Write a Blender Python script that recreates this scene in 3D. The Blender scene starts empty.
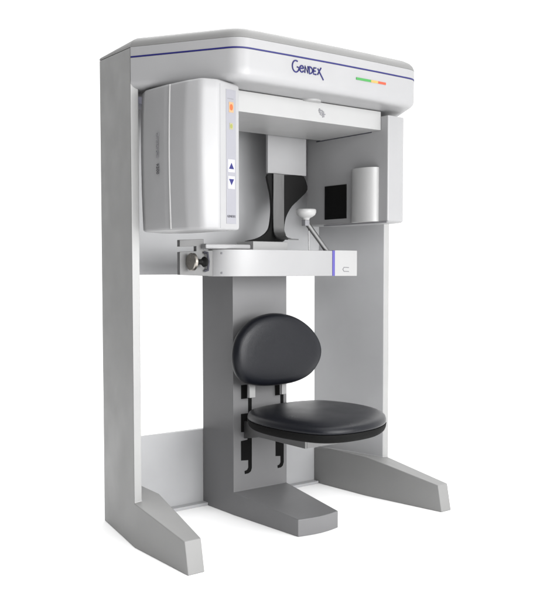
import bpy, bmesh, math
from mathutils import Vector, Matrix
from math import radians as R, pi, sin, cos

S = bpy.context.scene
COL = S.collection
W, YB, D, T = 1.5511, 0.4675, 0.0918, 0.038        # machine width, depth, splay of the side panels, panel thickness
CX = W / 2
BASE = Vector((CX, 0.1, 0.0))

# ------------------------------------------------------------------ materials
def nodes_mat(name):
    m = bpy.data.materials.new(name); m.use_nodes = True
    return m, m.node_tree.nodes, m.node_tree.links, m.node_tree.nodes['Principled BSDF']

def mat(name, col, rough=0.5, metal=0.0, spec=0.5, coat=0.0, coat_r=0.1, bump=0.0, bscale=200.0,
        var=0.03, vscale=6.0, rvar=0.08, aniso=None):
    m, n, l, b = nodes_mat(name)
    tc = n.new('ShaderNodeTexCoord')
    nz = n.new('ShaderNodeTexNoise'); nz.inputs['Scale'].default_value = vscale; nz.inputs['Detail'].default_value = 6
    mp = n.new('ShaderNodeMapping')
    if aniso: mp.inputs['Scale'].default_value = aniso
    l.new(tc.outputs['Object'], mp.inputs[0]); l.new(mp.outputs[0], nz.inputs['Vector'])
    mr = n.new('ShaderNodeMapRange'); l.new(nz.outputs['Fac'], mr.inputs[0])
    mr.inputs[1].default_value = 0.25; mr.inputs[2].default_value = 0.75
    mr.inputs[3].default_value = 1 - var; mr.inputs[4].default_value = 1 + var
    mx = n.new('ShaderNodeVectorMath'); mx.operation = 'SCALE'
    mx.inputs[0].default_value = col; l.new(mr.outputs[0], mx.inputs['Scale'])
    l.new(mx.outputs[0], b.inputs['Base Color'])
    rr = n.new('ShaderNodeMapRange'); l.new(nz.outputs['Fac'], rr.inputs[0])
    rr.inputs[1].default_value = 0.25; rr.inputs[2].default_value = 0.75
    rr.inputs[3].default_value = max(0.02, rough - rvar); rr.inputs[4].default_value = min(1, rough + rvar)
    l.new(rr.outputs[0], b.inputs['Roughness'])
    b.inputs['Metallic'].default_value = metal
    b.inputs['Specular IOR Level'].default_value = spec
    b.inputs['Coat Weight'].default_value = coat; b.inputs['Coat Roughness'].default_value = coat_r
    if bump:
        n2 = n.new('ShaderNodeTexNoise'); n2.inputs['Scale'].default_value = bscale; n2.inputs['Detail'].default_value = 3
        l.new(tc.outputs['Object'], n2.inputs['Vector'])
        bp = n.new('ShaderNodeBump'); bp.inputs['Strength'].default_value = bump; bp.inputs['Distance'].default_value = 0.002
        l.new(n2.outputs['Fac'], bp.inputs['Height']); l.new(bp.outputs[0], b.inputs['Normal'])
    return m

M = {}
M['edge'] = mat('edge_grey', (0.27, 0.27, 0.268), 0.4, spec=0.4)
M['clampgrey'] = mat('clamp_grey', (0.13, 0.13, 0.13), 0.4, spec=0.4)
M['capgrey'] = mat('cap_grey', (0.15, 0.15, 0.148), 0.45, spec=0.3)
M['grey']   = mat('grey_enamel', (0.182, 0.182, 0.180), 0.42, spec=0.4, bump=0.10, bscale=420, var=0.03)
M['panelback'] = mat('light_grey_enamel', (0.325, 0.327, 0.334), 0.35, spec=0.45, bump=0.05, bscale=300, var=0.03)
M['white']  = mat('white_plastic', (0.245, 0.245, 0.249), 0.38, spec=0.4, bump=0.03, bscale=300, var=0.02)
M['bright'] = mat('bright_white_plastic', (0.288, 0.288, 0.288), 0.4, spec=0.4, bump=0.03, bscale=300, var=0.015)
M['silver'] = mat('silver_paint', (0.132, 0.132, 0.135), 0.42, metal=0.0, spec=0.4, bump=0.08, bscale=600, var=0.05, vscale=3)
M['steel']  = mat('brushed_steel', (0.17, 0.17, 0.17), 0.4, metal=0.9, var=0.06, aniso=(30, 30, 1.0), vscale=12)
M['chrome'] = mat('chromed_steel', (0.30, 0.28, 0.255), 0.28, metal=1.0)
M['leather']= mat('black_vinyl', (0.0045, 0.005, 0.0075), 0.31, spec=0.24, bump=0.35, bscale=520, var=0.1, rvar=0.05)
M['black']  = mat('black_plastic', (0.004, 0.004, 0.004), 0.5, spec=0.15, var=0.1)
M['matte']  = mat('matte_black', (0.004, 0.004, 0.004), 0.8, spec=0.1)
M['navy']   = mat('navy_ink', (0.012, 0.012, 0.09), 0.45, spec=0.3)
M['violet'] = mat('violet_stripe', (0.07, 0.06, 0.24), 0.45, spec=0.3)
M['ink']    = mat('dark_grey_ink', (0.04, 0.04, 0.05), 0.6, spec=0.2)
M['sideink'] = mat('faded_ink', (0.07, 0.07, 0.075), 0.6, spec=0.2)
M['greyink']= mat('mid_grey_ink', (0.16, 0.16, 0.17), 0.6, spec=0.2)
M['strip']  = mat('lavender_film', (0.20, 0.20, 0.22), 0.35, spec=0.4, var=0.015)
M['key']    = mat('key_white', (0.35, 0.35, 0.38), 0.35, spec=0.4)
M['orange'] = mat('orange_symbol', (0.42, 0.07, 0.015), 0.4)
M['cream']  = mat('cream_film', (0.32, 0.20, 0.10), 0.4)
M['olive']  = mat('olive_symbol', (0.18, 0.19, 0.04), 0.4)
M['yellow_film'] = mat('pale_yellow_film', (0.23, 0.22, 0.13), 0.4)
M['green']  = mat('green_label', (0.03, 0.19, 0.04), 0.4)
M['yellow'] = mat('yellow_label', (0.36, 0.22, 0.06), 0.4)
M['red']    = mat('red_label', (0.36, 0.05, 0.02), 0.4)
M['floor']  = mat('white_studio_floor', (0.93, 0.93, 0.93), 0.9, spec=0.0, var=0.004, vscale=1.5)
M['tint']  = mat('tinted_bracket', (0.24, 0.24, 0.29), 0.4)

# ------------------------------------------------------------------ helpers
ROOT = bpy.data.objects.new('dental_x_ray_machine', None)
COL.objects.link(ROOT); ROOT.location = BASE
ROOT.empty_display_size = 0.3
ROOT['label'] = 'panoramic dental x-ray machine with white overhead unit, grey side panels and a black seat'
ROOT['category'] = 'x-ray machine'

def obj(name, bm, m, parent=ROOT, bevel=0.0, seg=2, smooth=35, label=None, bang=40):
    """link bm (world coordinates) as ONE mesh object whose origin sits at its own centre"""
    bmesh.ops.recalc_face_normals(bm, faces=bm.faces[:])
    me = bpy.data.meshes.new(name)
    c = Vector((0, 0, 0))
    for v in bm.verts: c += v.co
    c /= max(1, len(bm.verts))
    for v in bm.verts: v.co -= c
    bm.to_mesh(me); bm.free()
    for ms in (m if isinstance(m, (list, tuple)) else [m]): me.materials.append(M[ms])
    for p in me.polygons: p.use_smooth = True
    me.set_sharp_from_angle(angle=R(smooth))
    o = bpy.data.objects.new(name, me); COL.objects.link(o)
    if parent:
        o.parent = parent
        off = BASE if parent is ROOT else Vector(parent['_w'])
        o.location = c - off
    else: o.location = c
    o['_w'] = tuple(c)
    if bevel:
        b = o.modifiers.new('bevel', 'BEVEL'); b.width = bevel; b.segments = seg
        b.limit_method = 'ANGLE'; b.angle_limit = R(bang); b.harden_normals = True
    if label: o['label'] = label
    return o

def box(bm, x0, x1, y0, y1, z0, z1):
    vs = [bm.verts.new((x, y, z)) for z in (z0, z1) for x, y in ((x0, y0), (x1, y0), (x1, y1), (x0, y1))]
    for f in ((0, 3, 2, 1), (4, 5, 6, 7), (0, 1, 5, 4), (1, 2, 6, 5), (2, 3, 7, 6), (3, 0, 4, 7)):
        bm.faces.new([vs[i] for i in f])
    return bm

def nb(*a):
    return box(bmesh.new(), *a)

def loft(bm, rings, cap0=True, cap1=True):
    """rings: lists of 3D points with equal counts"""
    V = [[bm.verts.new(p) for p in r] for r in rings]
    n = len(V[0])
    for a, b in zip(V, V[1:]):
        for i in range(n):
            bm.faces.new((a[i], a[(i+1) % n], b[(i+1) % n], b[i]))
    if cap0: bm.faces.new(V[0][::-1])
    if cap1: bm.faces.new(V[-1])
    return bm

def prism_z(bm, plan, z0, z1):
    return loft(bm, [[(x, y, z0) for x, y in plan], [(x, y, z1) for x, y in plan]])

def prism_y(bm, prof, y0, y1):
    return loft(bm, [[(x, y0, z) for x, z in prof], [(x, y1, z) for x, z in prof]])

def prism_x(bm, prof, x0, x1):
    return loft(bm, [[(x0, y, z) for y, z in prof], [(x1, y, z) for y, z in prof]])

def inset(plan, d):
    """offset a convex counter-clockwise plan polygon inwards by d (number or one per edge i->i+1)"""
    n = len(plan); out = []
    ds = d if isinstance(d, (list, tuple)) else [d]*n
    for i in range(n):
        p0, p1, p2 = Vector(plan[i-1]), Vector(plan[i]), Vector(plan[(i+1) % n])
        e1, e2 = (p1-p0).normalized(), (p2-p1).normalized()
        n1, n2 = Vector((-e1.y, e1.x)), Vector((-e2.y, e2.x))
        a, b = ds[i-1], ds[i]
        det = n1.x*n2.y - n1.y*n2.x
        c1, c2 = n1.dot(p1)+a, n2.dot(p1)+b
        if abs(det) < 1e-4: q = p1 + n1*a
        else: q = Vector(((c1*n2.y-c2*n1.y)/det, (n1.x*c2-n2.x*c1)/det))
        out.append((q.x, q.y))
    return out

def fillet(plan, rad, seg=8):
    """round the corners of a plan polygon; rad: one radius per corner"""
    out = []; n = len(plan)
    for i in range(n):
        p0, p1, p2 = Vector(plan[i-1]), Vector(plan[i]), Vector(plan[(i+1) % n])
        r = rad[i] if isinstance(rad, (list, tuple)) else rad
        if r <= 0: out.append(tuple(p1)); continue
        a, b = (p0-p1).normalized(), (p2-p1).normalized()
        ang = a.angle(b); t = min(r/math.tan(ang/2), 0.48*(p0-p1).length, 0.48*(p2-p1).length)
        s, e = p1+a*t, p1+b*t
        for k in range(seg+1):
            u = k/seg
            q = s*(1-u)**2 + p1*2*u*(1-u) + e*u*u
            out.append((q.x, q.y))
    return out

def smooth_closed(pts, per=6):
    out = []; n = len(pts)
    for i in range(n):
        p = [Vector(pts[(i+k-1) % n]) for k in range(4)]
        for j in range(per):
            t = j/per
            q = 0.5*((2*p[1]) + (p[2]-p[0])*t + (2*p[0]-5*p[1]+4*p[2]-p[3])*t*t + (-p[0]+3*p[1]-3*p[2]+p[3])*t**3)
            out.append(tuple(q))
    return out

def tube(bm, pts, r, seg=10):
    pts = [Vector(p) for p in pts]
    rs = r if isinstance(r, (list, tuple)) else [r]*len(pts)
    rings = []; up = None
    for i, p in enumerate(pts):
        t = ((pts[min(i+1, len(pts)-1)]-p).normalized() + (p-pts[max(i-1, 0)]).normalized()).normalized()
        if up is None:
            up = Vector((0, 0, 1)) if abs(t.z) < 0.9 else Vector((1, 0, 0))
        s = t.cross(up).normalized(); up = s.cross(t).normalized()
        rings.append([p + (s*cos(2*pi*k/seg) + up*sin(2*pi*k/seg))*rs[i] for k in range(seg)])
    return loft(bm, rings)

def lathe(bm, origin, axis, prof, seg=32):
    """prof: (radius, distance along axis)"""
    axis = Vector(axis).normalized(); o = Vector(origin)
    s = axis.orthogonal().normalized(); u = axis.cross(s)
    return loft(bm, [[o + axis*h + (s*cos(2*pi*k/seg) + u*sin(2*pi*k/seg))*r for k in range(seg)] for r, h in prof])

def cushion(bm, outline, to3, prof):
    """outline 2D closed; prof: (scale, height) rings from the underside over the rim to the crown"""
    n = len(outline); cx = sum(p[0] for p in outline)/n; cy = sum(p[1] for p in outline)/n
    return loft(bm, [[to3(cx+(x-cx)*s, cy+(y-cy)*s, h) for x, y in outline] for s, h in prof])

mirror = lambda pts: [(W-x, y) for x, y in pts][::-1]

# ------------------------------------------------------------------ floor
bm = bmesh.new()
bmesh.ops.create_circle(bm, cap_ends=True, radius=7, segments=96)
fl = obj('floor', bm, 'floor', None); fl['kind'] = 'structure'
fl.location.z = 0

# ------------------------------------------------------------------ side panels and feet
for side in (0, 1):                                  # each side is one folded sheet body: upright and flared foot together
    f = (lambda x: x) if side == 0 else (lambda x: W-x)
    wf = 0.0785 if side == 0 else 0.0709
    ip = lambda y: T+D*y/YB
    P = dict(o0=(D, YB, 0), o1=(0, 0, 0), o2=(-0.005, -0.4449, 0), o3=(-0.005, -0.4185, 0.132), o4=(0, 0, 0.197), o5=(0, 0, 2.1535), o6=(D, YB, 2.1965),
             i0=(0.160, 0.428, 0), i1=(0.1536, 0.30, 0), i2=(0.140, 0.026, 0), i3=(wf-0.005, -0.4449, 0),
             j3=(wf-0.005, -0.4185, 0.132), j2=(0.140, 0.026, 0.213), j1=(0.1536, 0.30, 0.215), j0=(0.160, 0.428, 0.200),
             p4=(T, 0, 0.2), p5=(T, 0, 2.1535), p6=(D+T, YB, 2.1965), p7=(D+T, YB, 0), p8=(ip(0.428), 0.428, 0.2), p9=(ip(0.428), 0.428, 0))
    bm = bmesh.new(); V = {k: bm.verts.new((f(x), y, z)) for k, (x, y, z) in P.items()}
    for q in ('o1 o2 o3 o4', 'o0 o1 o4 o5 o6', 'o2 i3 j3 o3', 'i3 i2 j2 j3', 'i2 i1 j1 j2', 'i1 i0 j0 j1', 'i0 p9 p8 j0', 'o3 j3 j2 p4 o4',
              'j2 j1 j0 p8 p4', 'o4 p4 p5 o5', 'p4 p5 p6 p7 p9 p8', 'o0 o6 p6 p7', 'o5 p5 p6 o6', 'o0 p7 p9 i0 i1 i2 i3 o2 o1'):
        bm.faces.new([V[k] for k in q.split()])
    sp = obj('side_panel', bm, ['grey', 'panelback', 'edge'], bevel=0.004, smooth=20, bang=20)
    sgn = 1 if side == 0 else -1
    for p in sp.data.polygons:                       # the inner sheet and the front edge get lighter grey materials than the outer sheet
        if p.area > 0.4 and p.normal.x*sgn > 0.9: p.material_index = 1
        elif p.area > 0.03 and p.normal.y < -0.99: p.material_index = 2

# ------------------------------------------------------------------ back plates
xa, xb = D*0.43/YB+T+0.002, W-(D*0.43/YB+T)-0.002
bp = obj('base_plate', nb(xa, xb, 0.430, 0.462, 0.0, 0.391), 'panelback', bevel=0.003)
obj('kick_strip', nb(0.16, xb-0.04, 0.385, 0.4285, 0.0, 0.016), 'panelback', bp, bevel=0.002)
xu = D*0.43/YB+T+0.002
obj('rear_panel', nb(xu, W-xu, 0.430, 0.462, 1.188, 2.12), 'panelback', bevel=0.003)

# ------------------------------------------------------------------ column with its foot and keyhole slots
c0, c1 = 0.6364, 0.9718
n = 12
front = [(0.662+(0.904-0.662)*i/n, -0.318-0.018*sin(pi*i/n)) for i in range(n+1)]
bm = bmesh.new(); v = bm.verts.new
lo = [v((x, y, 0)) for x, y in front]; hi = [v((x, y, 0.080)) for x, y in front]
aL, aR = v((c0, 0.1555, 0)), v((c1, 0.1555, 0)); tL, tR = v((c0, 0.1555, 0.114)), v((c1, 0.1555, 0.114))
uL, uR = v((c0, 0.1555, 1.305)), v((c1, 0.1555, 1.305)); bL, bR = v((c0, 0.4285, 0)), v((c1, 0.4285, 0))
wL, wR = v((c0, 0.4285, 1.305)), v((c1, 0.4285, 1.305))
for q in [[lo[i], lo[i+1], hi[i+1], hi[i]] for i in range(n)] + [[tL]+hi+[tR], [bL, aL]+lo+[aR, bR], [aL, lo[0], hi[0], tL], [aR, tR, hi[-1], lo[-1]],
          [bL, aL, tL, uL, wL], [bR, wR, uR, tR, aR], [tL, tR, uR, uL], [uL, uR, wR, wL], [bL, wL, wR, bR]]:
    bm.faces.new(q)
col = obj('column', bm, 'silver', bevel=0.003, smooth=20, bang=20)
SL = [[(0.684,0.643),(0.720,0.643),(0.720,0.576),(0.748,0.576),(0.748,0.50),(0.727,0.50),(0.727,0.574),(0.684,0.574)],
      [(0.683,0.499),(0.727,0.499),(0.748,0.499),(0.748,0.22),(0.742,0.205),(0.728,0.197),(0.706,0.196),(0.704,0.211),
       (0.720,0.215),(0.727,0.226),(0.727,0.263),(0.683,0.267),(0.683,0.364),(0.723,0.366),(0.723,0.405),(0.683,0.409)]]
SR = [[(0.896,0.626),(0.926,0.626),(0.926,0.575),(0.950,0.575),(0.950,0.50),(0.931,0.50),(0.931,0.573),(0.897,0.573)],
      [(0.931,0.499),(0.952,0.499),(0.952,0.223),(0.946,0.206),(0.934,0.198),(0.914,0.197),(0.912,0.210),(0.925,0.214),
       (0.932,0.224),(0.932,0.257),(0.900,0.261),(0.900,0.338),(0.931,0.340)]]
for poly in SL + SR:                                 # the shade inside the openings is painted as black plates on the uncut column
    bm = bmesh.new(); prism_y(bm, poly, 0.1535, 0.17)
    obj('keyhole_slot', bm, 'matte', col)

# ------------------------------------------------------------------ seat
SEAT = [(0.565,-0.08),(0.640,0.030),(0.775,0.088),(0.955,0.105),(1.095,0.066),(1.158,-0.04),(1.182,-0.20),
        (1.142,-0.362),(1.038,-0.498),(0.885,-0.585),(0.71,-0.60),(0.597,-0.545),(0.545,-0.40),(0.535,-0.23)]
ol = smooth_closed(SEAT, 6)
bm = bmesh.new()
cushion(bm, ol, lambda x, y, h: (x, y, 0.503+h), [(0.93, 0.004), (0.988, 0.0045), (1.0, 0.009), (1.001, 0.014), (0.996, 0.021),
        (0.982, 0.032), (0.955, 0.038), (0.91, 0.043), (0.84, 0.048), (0.74, 0.052), (0.6, 0.055), (0.4, 0.057), (0.2, 0.058), (0.06, 0.058)])
seat = obj('seat', bm, 'leather', smooth=80)
bm = bmesh.new()
cushion(bm, ol, lambda x, y, h: (x, y, 0.467+h), [(0.5, 0.0), (0.92, 0.0), (0.955, 0.003), (0.980, 0.010), (0.995, 0.022), (1.002, 0.036), (0.998, 0.040), (0.97, 0.0403)])
obj('seat_pan', bm, 'matte', seat, smooth=50)
bm = bmesh.new()
for x in (0.700, 0.905):
    prism_x(bm, [(0.154, 0.375), (0.154, 0.464), (-0.321, 0.464), (-0.321, 0.400), (0.03, 0.400)], x, x+0.012)
box(bm, 0.7125, 0.9045, -0.30, 0.10, 0.450, 0.464)
box(bm, 0.7125, 0.9045, -0.321, -0.309, 0.400, 0.4645)
obj('seat_bracket', bm, 'steel', bevel=0.002)

# ------------------------------------------------------------------ backrest
BACK = [(0.804,1.000),(0.709,0.988),(0.637,0.955),(0.577,0.893),(0.554,0.807),(0.566,0.727),(0.617,0.674),(0.727,0.648),(0.896,0.649),
        (1.010,0.680),(1.075,0.738),(1.095,0.802),(1.069,0.870),(1.002,0.935),(0.908,0.983)]
bo = smooth_closed(BACK, 5)
bm = bmesh.new()
cushion(bm, bo, lambda x, z, h: (x, 0.065-h, z), [(0.80, 0.0), (0.95, 0.0), (0.98, 0.006), (1.0, 0.018), (1.0, 0.030), (0.985, 0.044),
        (0.95, 0.055), (0.89, 0.062), (0.78, 0.066), (0.6, 0.068), (0.4, 0.069), (0.1, 0.069)])
back = obj('backrest', bm, 'leather', smooth=80)
for x0, x1 in ((0.693, 0.728), (0.894, 0.924)):
    bm = nb(x0, x1, 0.095, 0.107, 0.585, 0.80)
    box(bm, x0, x1, 0.067, 0.0945, 0.70, 0.80)
    obj('backrest_bracket', bm, 'bright', back, bevel=0.002)

# ------------------------------------------------------------------ overhead housing
PL = [(0.0, -0.003), (0.2608, -0.4319), (1.2903, -0.4319), (W, -0.003)]
def hring(d, z, arch=0.010, r=0.10):
    p = inset(PL + [(W-D-0.01, YB), (D+0.01, YB)], [d, d, d, 0.0, 0.0, 0.0])
    x0, y0 = p[1]; x1, y1 = p[2]
    mid = [(x0+(x1-x0)*t, y0-arch*(1-(2*t-1)**2)) for t in (0.25, 0.5, 0.75)]
    q = [p[0], p[1]] + mid + [p[2], p[3]]
    rad = [0, r, 0, 0, 0, r, 0]
    q = fillet(q, rad, 10)
    q = q[:-1] + [q[-1], (W-T-0.003, 0.03), (W-D-T, 0.42), (D+T, 0.42), (T+0.003, 0.03)]
    return [(x, y, z) for x, y in q]
bm = bmesh.new()
rings = [hring(0.046, 1.981), hring(0.034, 1.982), hring(0.021, 1.985), hring(0.011, 1.991), hring(0.003, 2.001), hring(0.0, 2.014), hring(0.0, 2.040), hring(0.0, 2.1085),
         hring(0.0025, 2.1090), hring(0.0025, 2.1150), hring(0.0, 2.1155), hring(0.0, 2.1535)]
loft(bm, rings)
hs = obj('overhead_housing', bm, 'white', smooth=28)
bm = bmesh.new()
loft(bm, [hring(0.0028, 2.1093), hring(-0.0010, 2.1093), hring(-0.0010, 2.1155), hring(0.0028, 2.1155)], False, False)
for f in [f for f in bm.faces if f.calc_center_median().y > -0.001]: bm.faces.remove(f)
obj('trim_stripe', bm, 'navy', hs, smooth=60)
# the cap closes the top over housing and side panels
def cring(d, z, zr):
    p = inset(PL + [(W-D, YB), (D, YB)], [d, d, d, d, 0.0, d])
    x0, y0 = p[1]; x1, y1 = p[2]
    mid = [(x0+(x1-x0)*t, y0-0.010*(1-(2*t-1)**2)) for t in (0.25, 0.5, 0.75)]
    q = fillet([p[0], p[1]] + mid + [p[2], p[3], p[4], p[5]], [0, 0.10, 0, 0, 0, 0.10, 0, 0, 0], 10)
    return [(x, y, z+(zr-z)*max(0, y/YB)) for x, y in q]
bm = bmesh.new()
loft(bm, [cring(0.0, 2.1545, 2.1975), cring(0.001, 2.162, 2.204), cring(0.006, 2.175, 2.210), cring(0.016, 2.187, 2.216), cring(0.034, 2.1975, 2.222), cring(0.06, 2.203, 2.226)])
obj('top_cap', bm, 'capgrey', smooth=25)

# handwritten style maker's mark, in strokes
FY = -0.4319
def arch_y(x):
    t = (x-0.2608)/(1.2903-0.2608); return FY-0.010*(1-(2*t-1)**2)
def arc(cx, cz, rx, rz, a0, a1, k=14):
    return [(cx+rx*cos(R(a0+(a1-a0)*i/k)), cz+rz*sin(R(a0+(a1-a0)*i/k))) for i in range(k+1)]
G = [arc(0.020, 0.022, 0.019, 0.025, 60, 345, 20), [(0.026, 0.020), (0.041, 0.018), (0.040, 0.006)],
     arc(0.053, 0.013, 0.011, 0.012, 20, 330, 14), [(0.043, 0.014), (0.063, 0.016)],
     [(0.070, 0.000), (0.071, 0.026), (0.086, 0.001), (0.088, 0.027)],
     [(0.095, 0.000), (0.095, 0.026)], arc(0.095, 0.013, 0.019, 0.013, 90, -90, 10),
     [(0.134, 0.025), (0.121, 0.025), (0.119, 0.001), (0.135, 0.001)], [(0.120, 0.013), (0.131, 0.013)],
     [(0.162, 0.029), (0.151, 0.014), (0.142, 0.001)], [(0.143, 0.025), (0.158, 0.006), (0.168, -0.006), (0.176, -0.016)]]
bm = bmesh.new()
for st in G:
    pts = [(0.527+u*0.98, arch_y(0.527+u)-0.0002, 2.050+v*(0.96 if st is G[0] or st is G[1] else 1.12)) for u, v in st]
    tube(bm, pts, 0.0034, 6)
obj('maker_name', bm, 'navy', hs, smooth=60)
for x0, x1, m_ in ((0.893, 0.985, 'green'), (0.9852, 1.030, 'yellow'), (1.0302, 1.081, 'red')):
    k = 6; xs = [x0+(x1-x0)*i/k for i in range(k+1)]
    bm = bmesh.new()
    loft(bm, [[(x, arch_y(x)-0.0022, 2.0600), (x, arch_y(x)-0.0022, 2.0705), (x, arch_y(x)+0.004, 2.0705), (x, arch_y(x)+0.004, 2.0600)] for x in xs])
    obj('status_strip', bm, m_, hs, label=m_.replace('_label', '') + ' section of the coloured strip')
# small tinted filler under the housing beside the left panel
bm = bmesh.new()
prism_z(bm, [(0.046, 0.02), (0.115, -0.06), (0.20, 0.10), (0.09, 0.16)], 1.925, 1.9565)
obj('filler_block', bm, 'tint', bevel=0.004)

# ------------------------------------------------------------------ rotating arm
arm = obj('rotating_arm', nb(0.300, 1.2185, -0.270, 0.175, 1.888, 1.978), 'bright', bevel=0.003)
bm = bmesh.new(); lathe(bm, (0.775, -0.262, 1.9785), (0, 0, 1), [(0.050, -0.006), (0.050, 0.003), (0.044, 0.008), (0.02, 0.010)])
obj('bearing_cap', bm, 'bright', arm)
# grey printed mark on the beam
bm = bmesh.new()
for a, b in (((-0.020, 0.014), (0.006, 0.006)), ((-0.018, 0.000), (0.010, -0.004)), ((-0.014, 0.018), (-0.010, -0.012)),
             ((0.000, 0.012), (0.004, -0.022)), ((-0.022, 0.006), (0.0, 0.010)), ((-0.006, -0.012), (0.020, -0.006)), ((0.010, 0.006), (0.012, -0.020))):
    tube(bm, [(0.840+a[0], -0.2702, 1.932+a[1]), (0.840+b[0], -0.2702, 1.932+b[1])], 0.0026, 6)
obj('printed_mark', bm, 'greyink', arm)

# x-ray tube head on the left
TH = [(0.188, -0.383), (0.304, -0.368), (0.310, -0.001), (0.169, 0.048), (0.060, 0.010), (0.041, -0.05), (0.055, -0.188), (0.086, -0.308), (0.122, -0.366)]
def thr(d, z, dz=0.0):
    q = fillet(inset(TH, d), [0.06, 0.008, 0.02, 0.03, 0.02, 0.05, 0.10, 0.08, 0.05], 6)
    # the underside sags towards the middle and the top rises to the right
    return [(x, y, z + dz*sin(max(0, min(1, (x-0.04)/0.27))*pi)) for x, y in q]
bm = bmesh.new()
rings = [thr(0.03, 1.376, -0.004), thr(0.010, 1.377, -0.003), thr(0.002, 1.381, -0.002), thr(0.0, 1.387)]
def bul(z): return 0.006*sin(pi*max(0, min(1, (z-1.387)/0.6)))
def bl(z): b = -bul(z); return [0, 0, 0, b, b, b, b, b*0.6, 0]
rings += [thr(bl(z), z) for z in (1.43, 1.49, 1.56, 1.63, 1.70, 1.77, 1.84, 1.90, 1.94)]
ztop = lambda x: 1.972 + 0.010*max(0, min(1, (x-0.05)/0.08)) - 0.009*max(0, min(1, (x-0.19)/0.11))
def tring(d, dz): return [(x, y, ztop(x)+dz) for x, y, z in thr(d, 0)]
rings += [tring(0.0, -0.010), tring(0.002, -0.004), tring(0.007, 0.0), tring(0.02, 0.001)]
loft(bm, rings)
th = obj('tube_head', bm, 'white', smooth=60)
# vertical bead on the side cover
bm = bmesh.new()
bx = 0.055+(0.031/0.120)*0.030                       # on the side cover, 3 cm in front of its fold
tube(bm, [(bx-bul(1.381+i*0.590/12)*0.98+0.0008, -0.218, 1.381+i*0.590/12) for i in range(13)], 0.0045, 8)
obj('cover_bead', bm, 'bright', th)
# side lettering, rows of small characters running upwards (turned a quarter)
def text_mesh(body, size, place, m_, parent, name, squash=1.0, extr=0.0006):
    cu = bpy.data.curves.new(name, 'FONT'); cu.body = body; cu.size = size; cu.extrude = extr
    cu.align_x = 'CENTER'; cu.align_y = 'CENTER'
    t = bpy.data.objects.new(name, cu); COL.objects.link(t)
    bpy.context.view_layer.update()
    me = bpy.data.meshes.new_from_object(t.evaluated_get(bpy.context.evaluated_depsgraph_get()))
    COL.objects.unlink(t); bpy.data.objects.remove(t)
    bm = bmesh.new(); bm.from_mesh(me); bpy.data.meshes.remove(me)
    bmesh.ops.scale(bm, vec=(squash, 1, 1), verts=bm.verts[:])
    bm.transform(place)
    return obj(name, bm, m_, parent)
def frame(o, xdir, zdir):
    """text plane: x along xdir, y along zdir at o"""
    x = Vector(xdir).normalized(); y = Vector(zdir).normalized(); z = x.cross(y)
    m4 = Matrix((x, y, z)).transposed().to_4x4(); m4.translation = Vector(o); return m4
# control film on the front of the tube head
fx = lambda x: -0.383 + (x-0.188)*(0.015/0.116)
def film(x0, x1, z0, z1, off, m_, name, parent):
    bm = bmesh.new()
    loft(bm, [[(x0, fx(x0)-off, z0), (x1, fx(x1)-off, z0), (x1, fx(x1)-off, z1), (x0, fx(x0)-off, z1)],
              [(x0, fx(x0)+0.004, z0), (x1, fx(x1)+0.004, z0), (x1, fx(x1)+0.004, z1), (x0, fx(x0)+0.004, z1)]])
    return obj(name, bm, m_, parent, bevel=0.0006)
film(0.1985, 0.2000, 1.384, 1.966, 0.0004, 'greyink', 'seam', th)
film(0.231, 0.285, 1.402, 1.948, 0.0012, 'strip', 'control_panel', th)
film(0.246, 0.271, 1.856, 1.898, 0.0024, 'cream', 'button', th)['label'] = 'cream button with an orange symbol'
film(0.249, 0.268, 1.787, 1.813, 0.0024, 'yellow_film', 'button', th)['label'] = 'pale yellow button with an olive symbol'
film(0.240, 0.277, 1.613, 1.665, 0.0024, 'key', 'button', th)['label'] = 'white button with a dark up arrow'
film(0.240, 0.277, 1.545, 1.597, 0.0024, 'key', 'button', th)['label'] = 'white button with a dark down arrow'
film(0.238, 0.272, 1.9095, 1.9130, 0.0016, 'greyink', 'printed_line', th)
def icon(pts, m_, name):
    bm = bmesh.new()
    loft(bm, [[(x, fx(x)-0.0030, z) for x, z in pts], [(x, fx(x)+0.001, z) for x, z in pts]])
    obj(name, bm, m_, th)
icon([(0.2585+0.0085*cos(a), 1.877+0.013*sin(a)) for a in [2*pi*i/14 for i in range(14)]], 'orange', 'button_symbol')
icon([(0.2585+0.0065*cos(a), 1.800+0.009*sin(a)) for a in [2*pi*i/14 for i in range(14)]], 'olive', 'button_symbol')
icon([(0.2445, 1.626), (0.2725, 1.626), (0.2585, 1.652)], 'navy', 'button_symbol')
icon([(0.2445, 1.585), (0.2585, 1.559), (0.2725, 1.585)], 'navy', 'button_symbol')
text_mesh('GENDEX', 0.0135, frame((0.258, fx(0.258)-0.0016, 1.432), (0.116, 0.015, 0), (0, 0, 1)), 'ink', th, 'maker_name', 0.85, 0.0008)
# vertical model lettering on the left side cover
sx = lambda y: 0.055+(y+0.188)*(-0.014/0.138)
def side_text(s, z, size, y, m_, sq=1.0):
    text_mesh(s, size, frame((sx(y)-bul(z)-0.0042, y, z), (0, 0, -1), (0.014/0.138, -1, 0)), m_, th, 'side_lettering', sq, 0.001)
side_text('Orthoralix', 1.729, 0.024, -0.150, 'greyink', 1.0)
side_text('9200', 1.632, 0.024, -0.150, 'sideink', 0.95)

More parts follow.
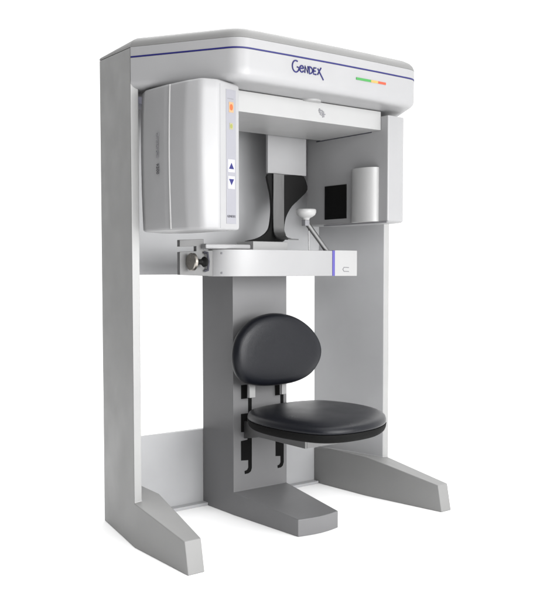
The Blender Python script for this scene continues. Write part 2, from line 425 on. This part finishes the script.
# receptor side on the right
RX = 1.220
RP = [(RX, -0.300), (1.352, -0.300), (1.395, -0.20), (1.395, 0.25), (RX, 0.296)]
RP = [(RX, -0.318), (1.340, -0.312), (1.392, -0.20), (1.392, 0.25), (RX, 0.296)]
def rr(d, z):
    return [(x, y, z) for x, y in fillet(inset(RP, d), [0.008, 0.045, 0.05, 0.03, 0.012], 8)]
bm = bmesh.new()
loft(bm, [rr(0.03, 1.4435), rr(0.008, 1.444), rr(0.0, 1.451)] + [rr(0.0, z) for z in (1.6, 1.8)] + [rr(0.0, 1.954)])
rc = obj('image_receptor', bm, 'white', smooth=40)
obj('receptor_window', nb(RX-0.0035, RX+0.004, -0.024, 0.143, 1.474, 1.647), 'matte', rc, bevel=0.001)
bm = bmesh.new()
hc = [(RX+0.002 - 0.055*sin(pi*i/16)**0.8 if 0 < i < 16 else RX+0.002, -0.168-0.088*cos(pi*i/16)) for i in range(17)]
prism_z(bm, hc, 1.448, 1.712)
obj('sensor_cover', bm, 'bright', rc, smooth=50)
bm = bmesh.new(); tube(bm, [(RX-0.001, -0.205, 1.8875), (RX-0.001, 0.211, 1.8875)], 0.0035, 8)
obj('seam', bm, 'ink', rc)
obj('lower_rail', nb(RX-0.002, RX+0.004, -0.312, 0.150, 1.4405, 1.4455), 'greyink', rc)

# ------------------------------------------------------------------ head support
hp = obj('head_support', nb(0.890, 1.143, 0.205, 0.222, 1.702, 1.980), 'white', bevel=0.002)
PLATE = [(0.993,1.6985),(1.110,1.701),(1.134,1.686),(1.150,1.631),(1.100,1.583),(1.046,1.540),(1.013,1.494),(1.000,1.458),(0.995,1.417),
         (1.004,1.395),(1.004,1.375),(0.990,1.358),(0.948,1.349),(0.851,1.347),(0.758,1.346),(0.758,1.356),(0.815,1.368),(0.858,1.384),(0.890,1.408),(0.906,1.44),
         (0.915,1.516),(0.909,1.592),(0.896,1.642),(0.893,1.697)]
bm = bmesh.new(); prism_y(bm, smooth_closed(PLATE, 3), 0.204, 0.220)
obj('temple_plate', bm, 'black', hp, smooth=50)
bm = bmesh.new()                                      # bent steel strip in front of it
path = [(0.196, 1.699), (0.196, 1.60), (0.196, 1.50), (0.196, 1.43), (0.193, 1.405), (0.184, 1.388), (0.165, 1.374), (0.13, 1.367), (0.075, 1.364)]
nrm = []
for k in range(len(path)):
    a, b = Vector(path[max(k-1, 0)]), Vector(path[min(k+1, len(path)-1)])
    t = (b-a).normalized(); nrm.append(Vector((t.y, -t.x)))
loft(bm, [[(0.917, y-q.x*0.003, z-q.y*0.003), (0.985, y-q.x*0.003, z-q.y*0.003), (0.985, y+q.x*0.003, z+q.y*0.003), (0.917, y+q.x*0.003, z+q.y*0.003)]
          for (y, z), q in zip(path, nrm)])
obj('steel_strip', bm, 'steel', hp, smooth=50)

# ------------------------------------------------------------------ positioning bar
bm = bmesh.new()
bq = [(0.416, 0.010), (0.440, -0.022), (0.480, -0.050), (0.540, -0.073), (0.620, -0.088), (0.720, -0.097), (0.840, -0.101), (0.960, -0.1015), (1.057, -0.100)]
fine = []
for k in range(len(bq)-1):
    p = [Vector(bq[max(0, min(len(bq)-1, k+m))]) for m in (-1, 0, 1, 2)]
    for t in (0, .25, .5, .75):
        fine.append(tuple(0.5*((2*p[1])+(p[2]-p[0])*t+(2*p[0]-5*p[1]+4*p[2]-p[3])*t*t+(-p[0]+3*p[1]-3*p[2]+p[3])*t**3)))
bp2 = fine + [bq[-1], (1.057, -0.040), (0.62, -0.030), (0.50, 0.0), (0.46, 0.03), (0.416, 0.04)]
prism_z(bm, bp2, 1.182, 1.306)
bar = obj('positioning_bar', bm, 'white', bevel=0.002)
obj('bar_support', nb(0.66, 0.95, -0.0445, 0.154, 1.20, 1.290), 'silver', bar, bevel=0.002)
obj('blue_band', nb(1.0572, 1.0728, -0.101, -0.045, 1.182, 1.307), 'violet', bar)
obj('bar_end', nb(1.073, 1.222, -0.1015, -0.045, 1.181, 1.3085), 'bright', bar, bevel=0.002)
bm = bmesh.new()
tube(bm, [(1.165, -0.1016, 1.223), (1.132, -0.1016, 1.224), (1.125, -0.1016, 1.214), (1.132, -0.1016, 1.204), (1.165, -0.1016, 1.203)], 0.0022, 6)
obj('printed_mark', bm, 'greyink', bar)
obj('chin_rest_block', nb(0.690, 0.905, 0.06, 0.20, 1.3055, 1.350), 'bright', bar, bevel=0.004)
bm = bmesh.new()
prism_z(bm, [(0.352, -0.04), (0.60, -0.04), (0.66, 0.05), (0.66, 0.15), (0.50, 0.10), (0.352, 0.06)], 1.308, 1.330)
obj('chin_rest_tray', bm, 'white', bar, bevel=0.006, seg=3)
# slotted clamp plate and knob on the left end
bm = bmesh.new()
prism_y(bm, [(0.240, 1.190), (0.4155, 1.183), (0.4155, 1.301), (0.368, 1.301), (0.368, 1.352), (0.240, 1.346), (0.240, 1.315), (0.327, 1.319),
             (0.327, 1.297), (0.240, 1.292)], 0.0, 0.024)
cl = obj('clamp_plate', bm, 'clampgrey', bevel=0.002)
kx = Vector((0.345, -0.040, 1.248))
bm = bmesh.new()
lathe(bm, kx, (-1, 0, 0), [(0.010, -0.012), (0.020, -0.008), (0.024, 0.004), (0.013, 0.016), (0.012, 0.032), (0.020, 0.048), (0.032, 0.056)], 28)
obj('knob_hub', bm, 'black', cl)
bm = bmesh.new()
lathe(bm, kx, (-1, 0, 0), [(0.036, 0.0562), (0.040, 0.060), (0.040, 0.072), (0.036, 0.076), (0.01, 0.077)], 36)
obj('clamp_knob', bm, 'chrome', cl)
bm = bmesh.new()
tube(bm, [(0.364, -0.006, 1.291), (0.376, -0.016, 1.289), (0.380, -0.018, 1.25), (0.378, -0.016, 1.212), (0.366, -0.006, 1.208)], 0.0065, 8)
obj('lock_lever', bm, 'ink', cl)
for z in (1.288, 1.198):
    bm = bmesh.new(); lathe(bm, (0.447, -0.0270, z), (-0.7, -0.7, 0), [(0.005, 0), (0.005, 0.003), (0.002, 0.004)], 12)
    obj('screw', bm, 'greyink', bar)

# ------------------------------------------------------------------ bite support: cup on a slanted rod
bm = bmesh.new(); tube(bm, [(0.893, -0.083, 1.452), (1.040, -0.083, 1.300)], 0.0125, 12)
br = obj('bite_support', bm, 'steel')
bm = bmesh.new()
lathe(bm, (0.900, -0.085, 1.452), (0, 0, 1), [(0.015, 0.0), (0.020, 0.010), (0.030, 0.014), (0.044, 0.024), (0.049, 0.036), (0.049, 0.048), (0.045, 0.052), (0.02, 0.050)], 32)
obj('cup', bm, 'bright', br, smooth=50)
obj('collar', nb(0.884, 0.912, -0.098, -0.070, 1.424, 1.4515), 'greyink', br, bevel=0.002)
bm = bmesh.new(); tube(bm, [(0.925, -0.075, 1.440), (0.927, -0.075, 1.305)], 0.0028, 8)
obj('thin_rod', bm, 'steel', br)

# ------------------------------------------------------------------ light
w = bpy.data.worlds.new('World'); S.world = w; w.use_nodes = True
n, l = w.node_tree.nodes, w.node_tree.links
bg = n['Background']
tc = n.new('ShaderNodeTexCoord')
dp = n.new('ShaderNodeVectorMath'); dp.operation = 'DOT_PRODUCT'; l.new(tc.outputs['Generated'], dp.inputs[0])
dp.inputs[1].default_value = Vector((-1.0, -0.30, -0.05)).normalized()
mr = n.new('ShaderNodeMapRange'); mr.interpolation_type = 'SMOOTHSTEP'; l.new(dp.outputs['Value'], mr.inputs[0])
mr.inputs[1].default_value = -0.35; mr.inputs[2].default_value = 0.35
mr.inputs[3].default_value = 0.0; mr.inputs[4].default_value = 1.0
sp_ = n.new('ShaderNodeSeparateXYZ'); l.new(tc.outputs['Generated'], sp_.inputs[0])
hi = n.new('ShaderNodeMapRange'); hi.interpolation_type = 'SMOOTHSTEP'; l.new(sp_.outputs['Z'], hi.inputs[0])
hi.inputs[1].default_value = 0.25; hi.inputs[2].default_value = 0.85; hi.inputs[3].default_value = 1.0; hi.inputs[4].default_value = 0.0
mu = n.new('ShaderNodeMath'); mu.operation = 'MULTIPLY'; l.new(mr.outputs[0], mu.inputs[0]); l.new(hi.outputs[0], mu.inputs[1])
st = n.new('ShaderNodeMapRange'); l.new(mu.outputs[0], st.inputs[0])          # dark studio side on the left, bright elsewhere
st.inputs[3].default_value = 1.30; st.inputs[4].default_value = 0.04
l.new(st.outputs[0], bg.inputs['Strength']); bg.inputs['Color'].default_value = (1, 1, 1, 1)

def area(name, loc, target, size, power, col=(1, 1, 1)):
    L = bpy.data.lights.new(name, 'AREA'); L.shape = 'RECTANGLE'; L.size, L.size_y = size; L.energy = power; L.color = col
    o = bpy.data.objects.new(name, L); COL.objects.link(o); o.location = loc
    o.rotation_euler = (Vector(target)-Vector(loc)).to_track_quat('-Z', 'Y').to_euler()
    return o
area('front_softbox', (2.2, -7.0, 2.3), (0.8, 0, 1.0), (3.0, 2.4), 240)
area('added_fill', (0.62, -3.6, 1.5), (0.95, 0, 1.25), (2.0, 1.6), 118)  # lamp added out of view to brighten the inward faces
area('side_softbox', (-0.85, -3.3, 2.1), (1.0, 0.3, 1.5), (1.2, 1.2), 46)
area('top_softbox', (1.8, 0.8, 6.5), (1.2, 0.5, 0), (8, 8), 470)

# ------------------------------------------------------------------ camera
cam = bpy.data.cameras.new('camera'); co = bpy.data.objects.new('camera', cam); COL.objects.link(co)
yaw, pit, rol, f = R(37.7902), R(3.0743), R(-0.0321), 880.75
right = Vector((cos(yaw), -sin(yaw), 0)); fw = Vector((sin(yaw)*cos(pit), cos(yaw)*cos(pit), -sin(pit)))
up = right.cross(fw)
m4 = Matrix((right, up, -fw)).transposed().to_4x4() @ Matrix.Rotation(rol, 4, 'Z')
m4.translation = Vector((-1.8355, -3.3680, 1.2151))
co.matrix_world = m4
cam.sensor_fit = 'HORIZONTAL'; cam.sensor_width = 36; cam.lens = f/550*36
cam.shift_y = 16.48/550
cam.clip_end = 300; cam.clip_start = 0.05
S.camera = co
S.view_settings.view_transform = 'Standard'; S.view_settings.look = 'None'
S.view_settings.exposure = 0; S.view_settings.gamma = 1
for o in list(COL.objects):
    if '_w' in o: del o['_w']
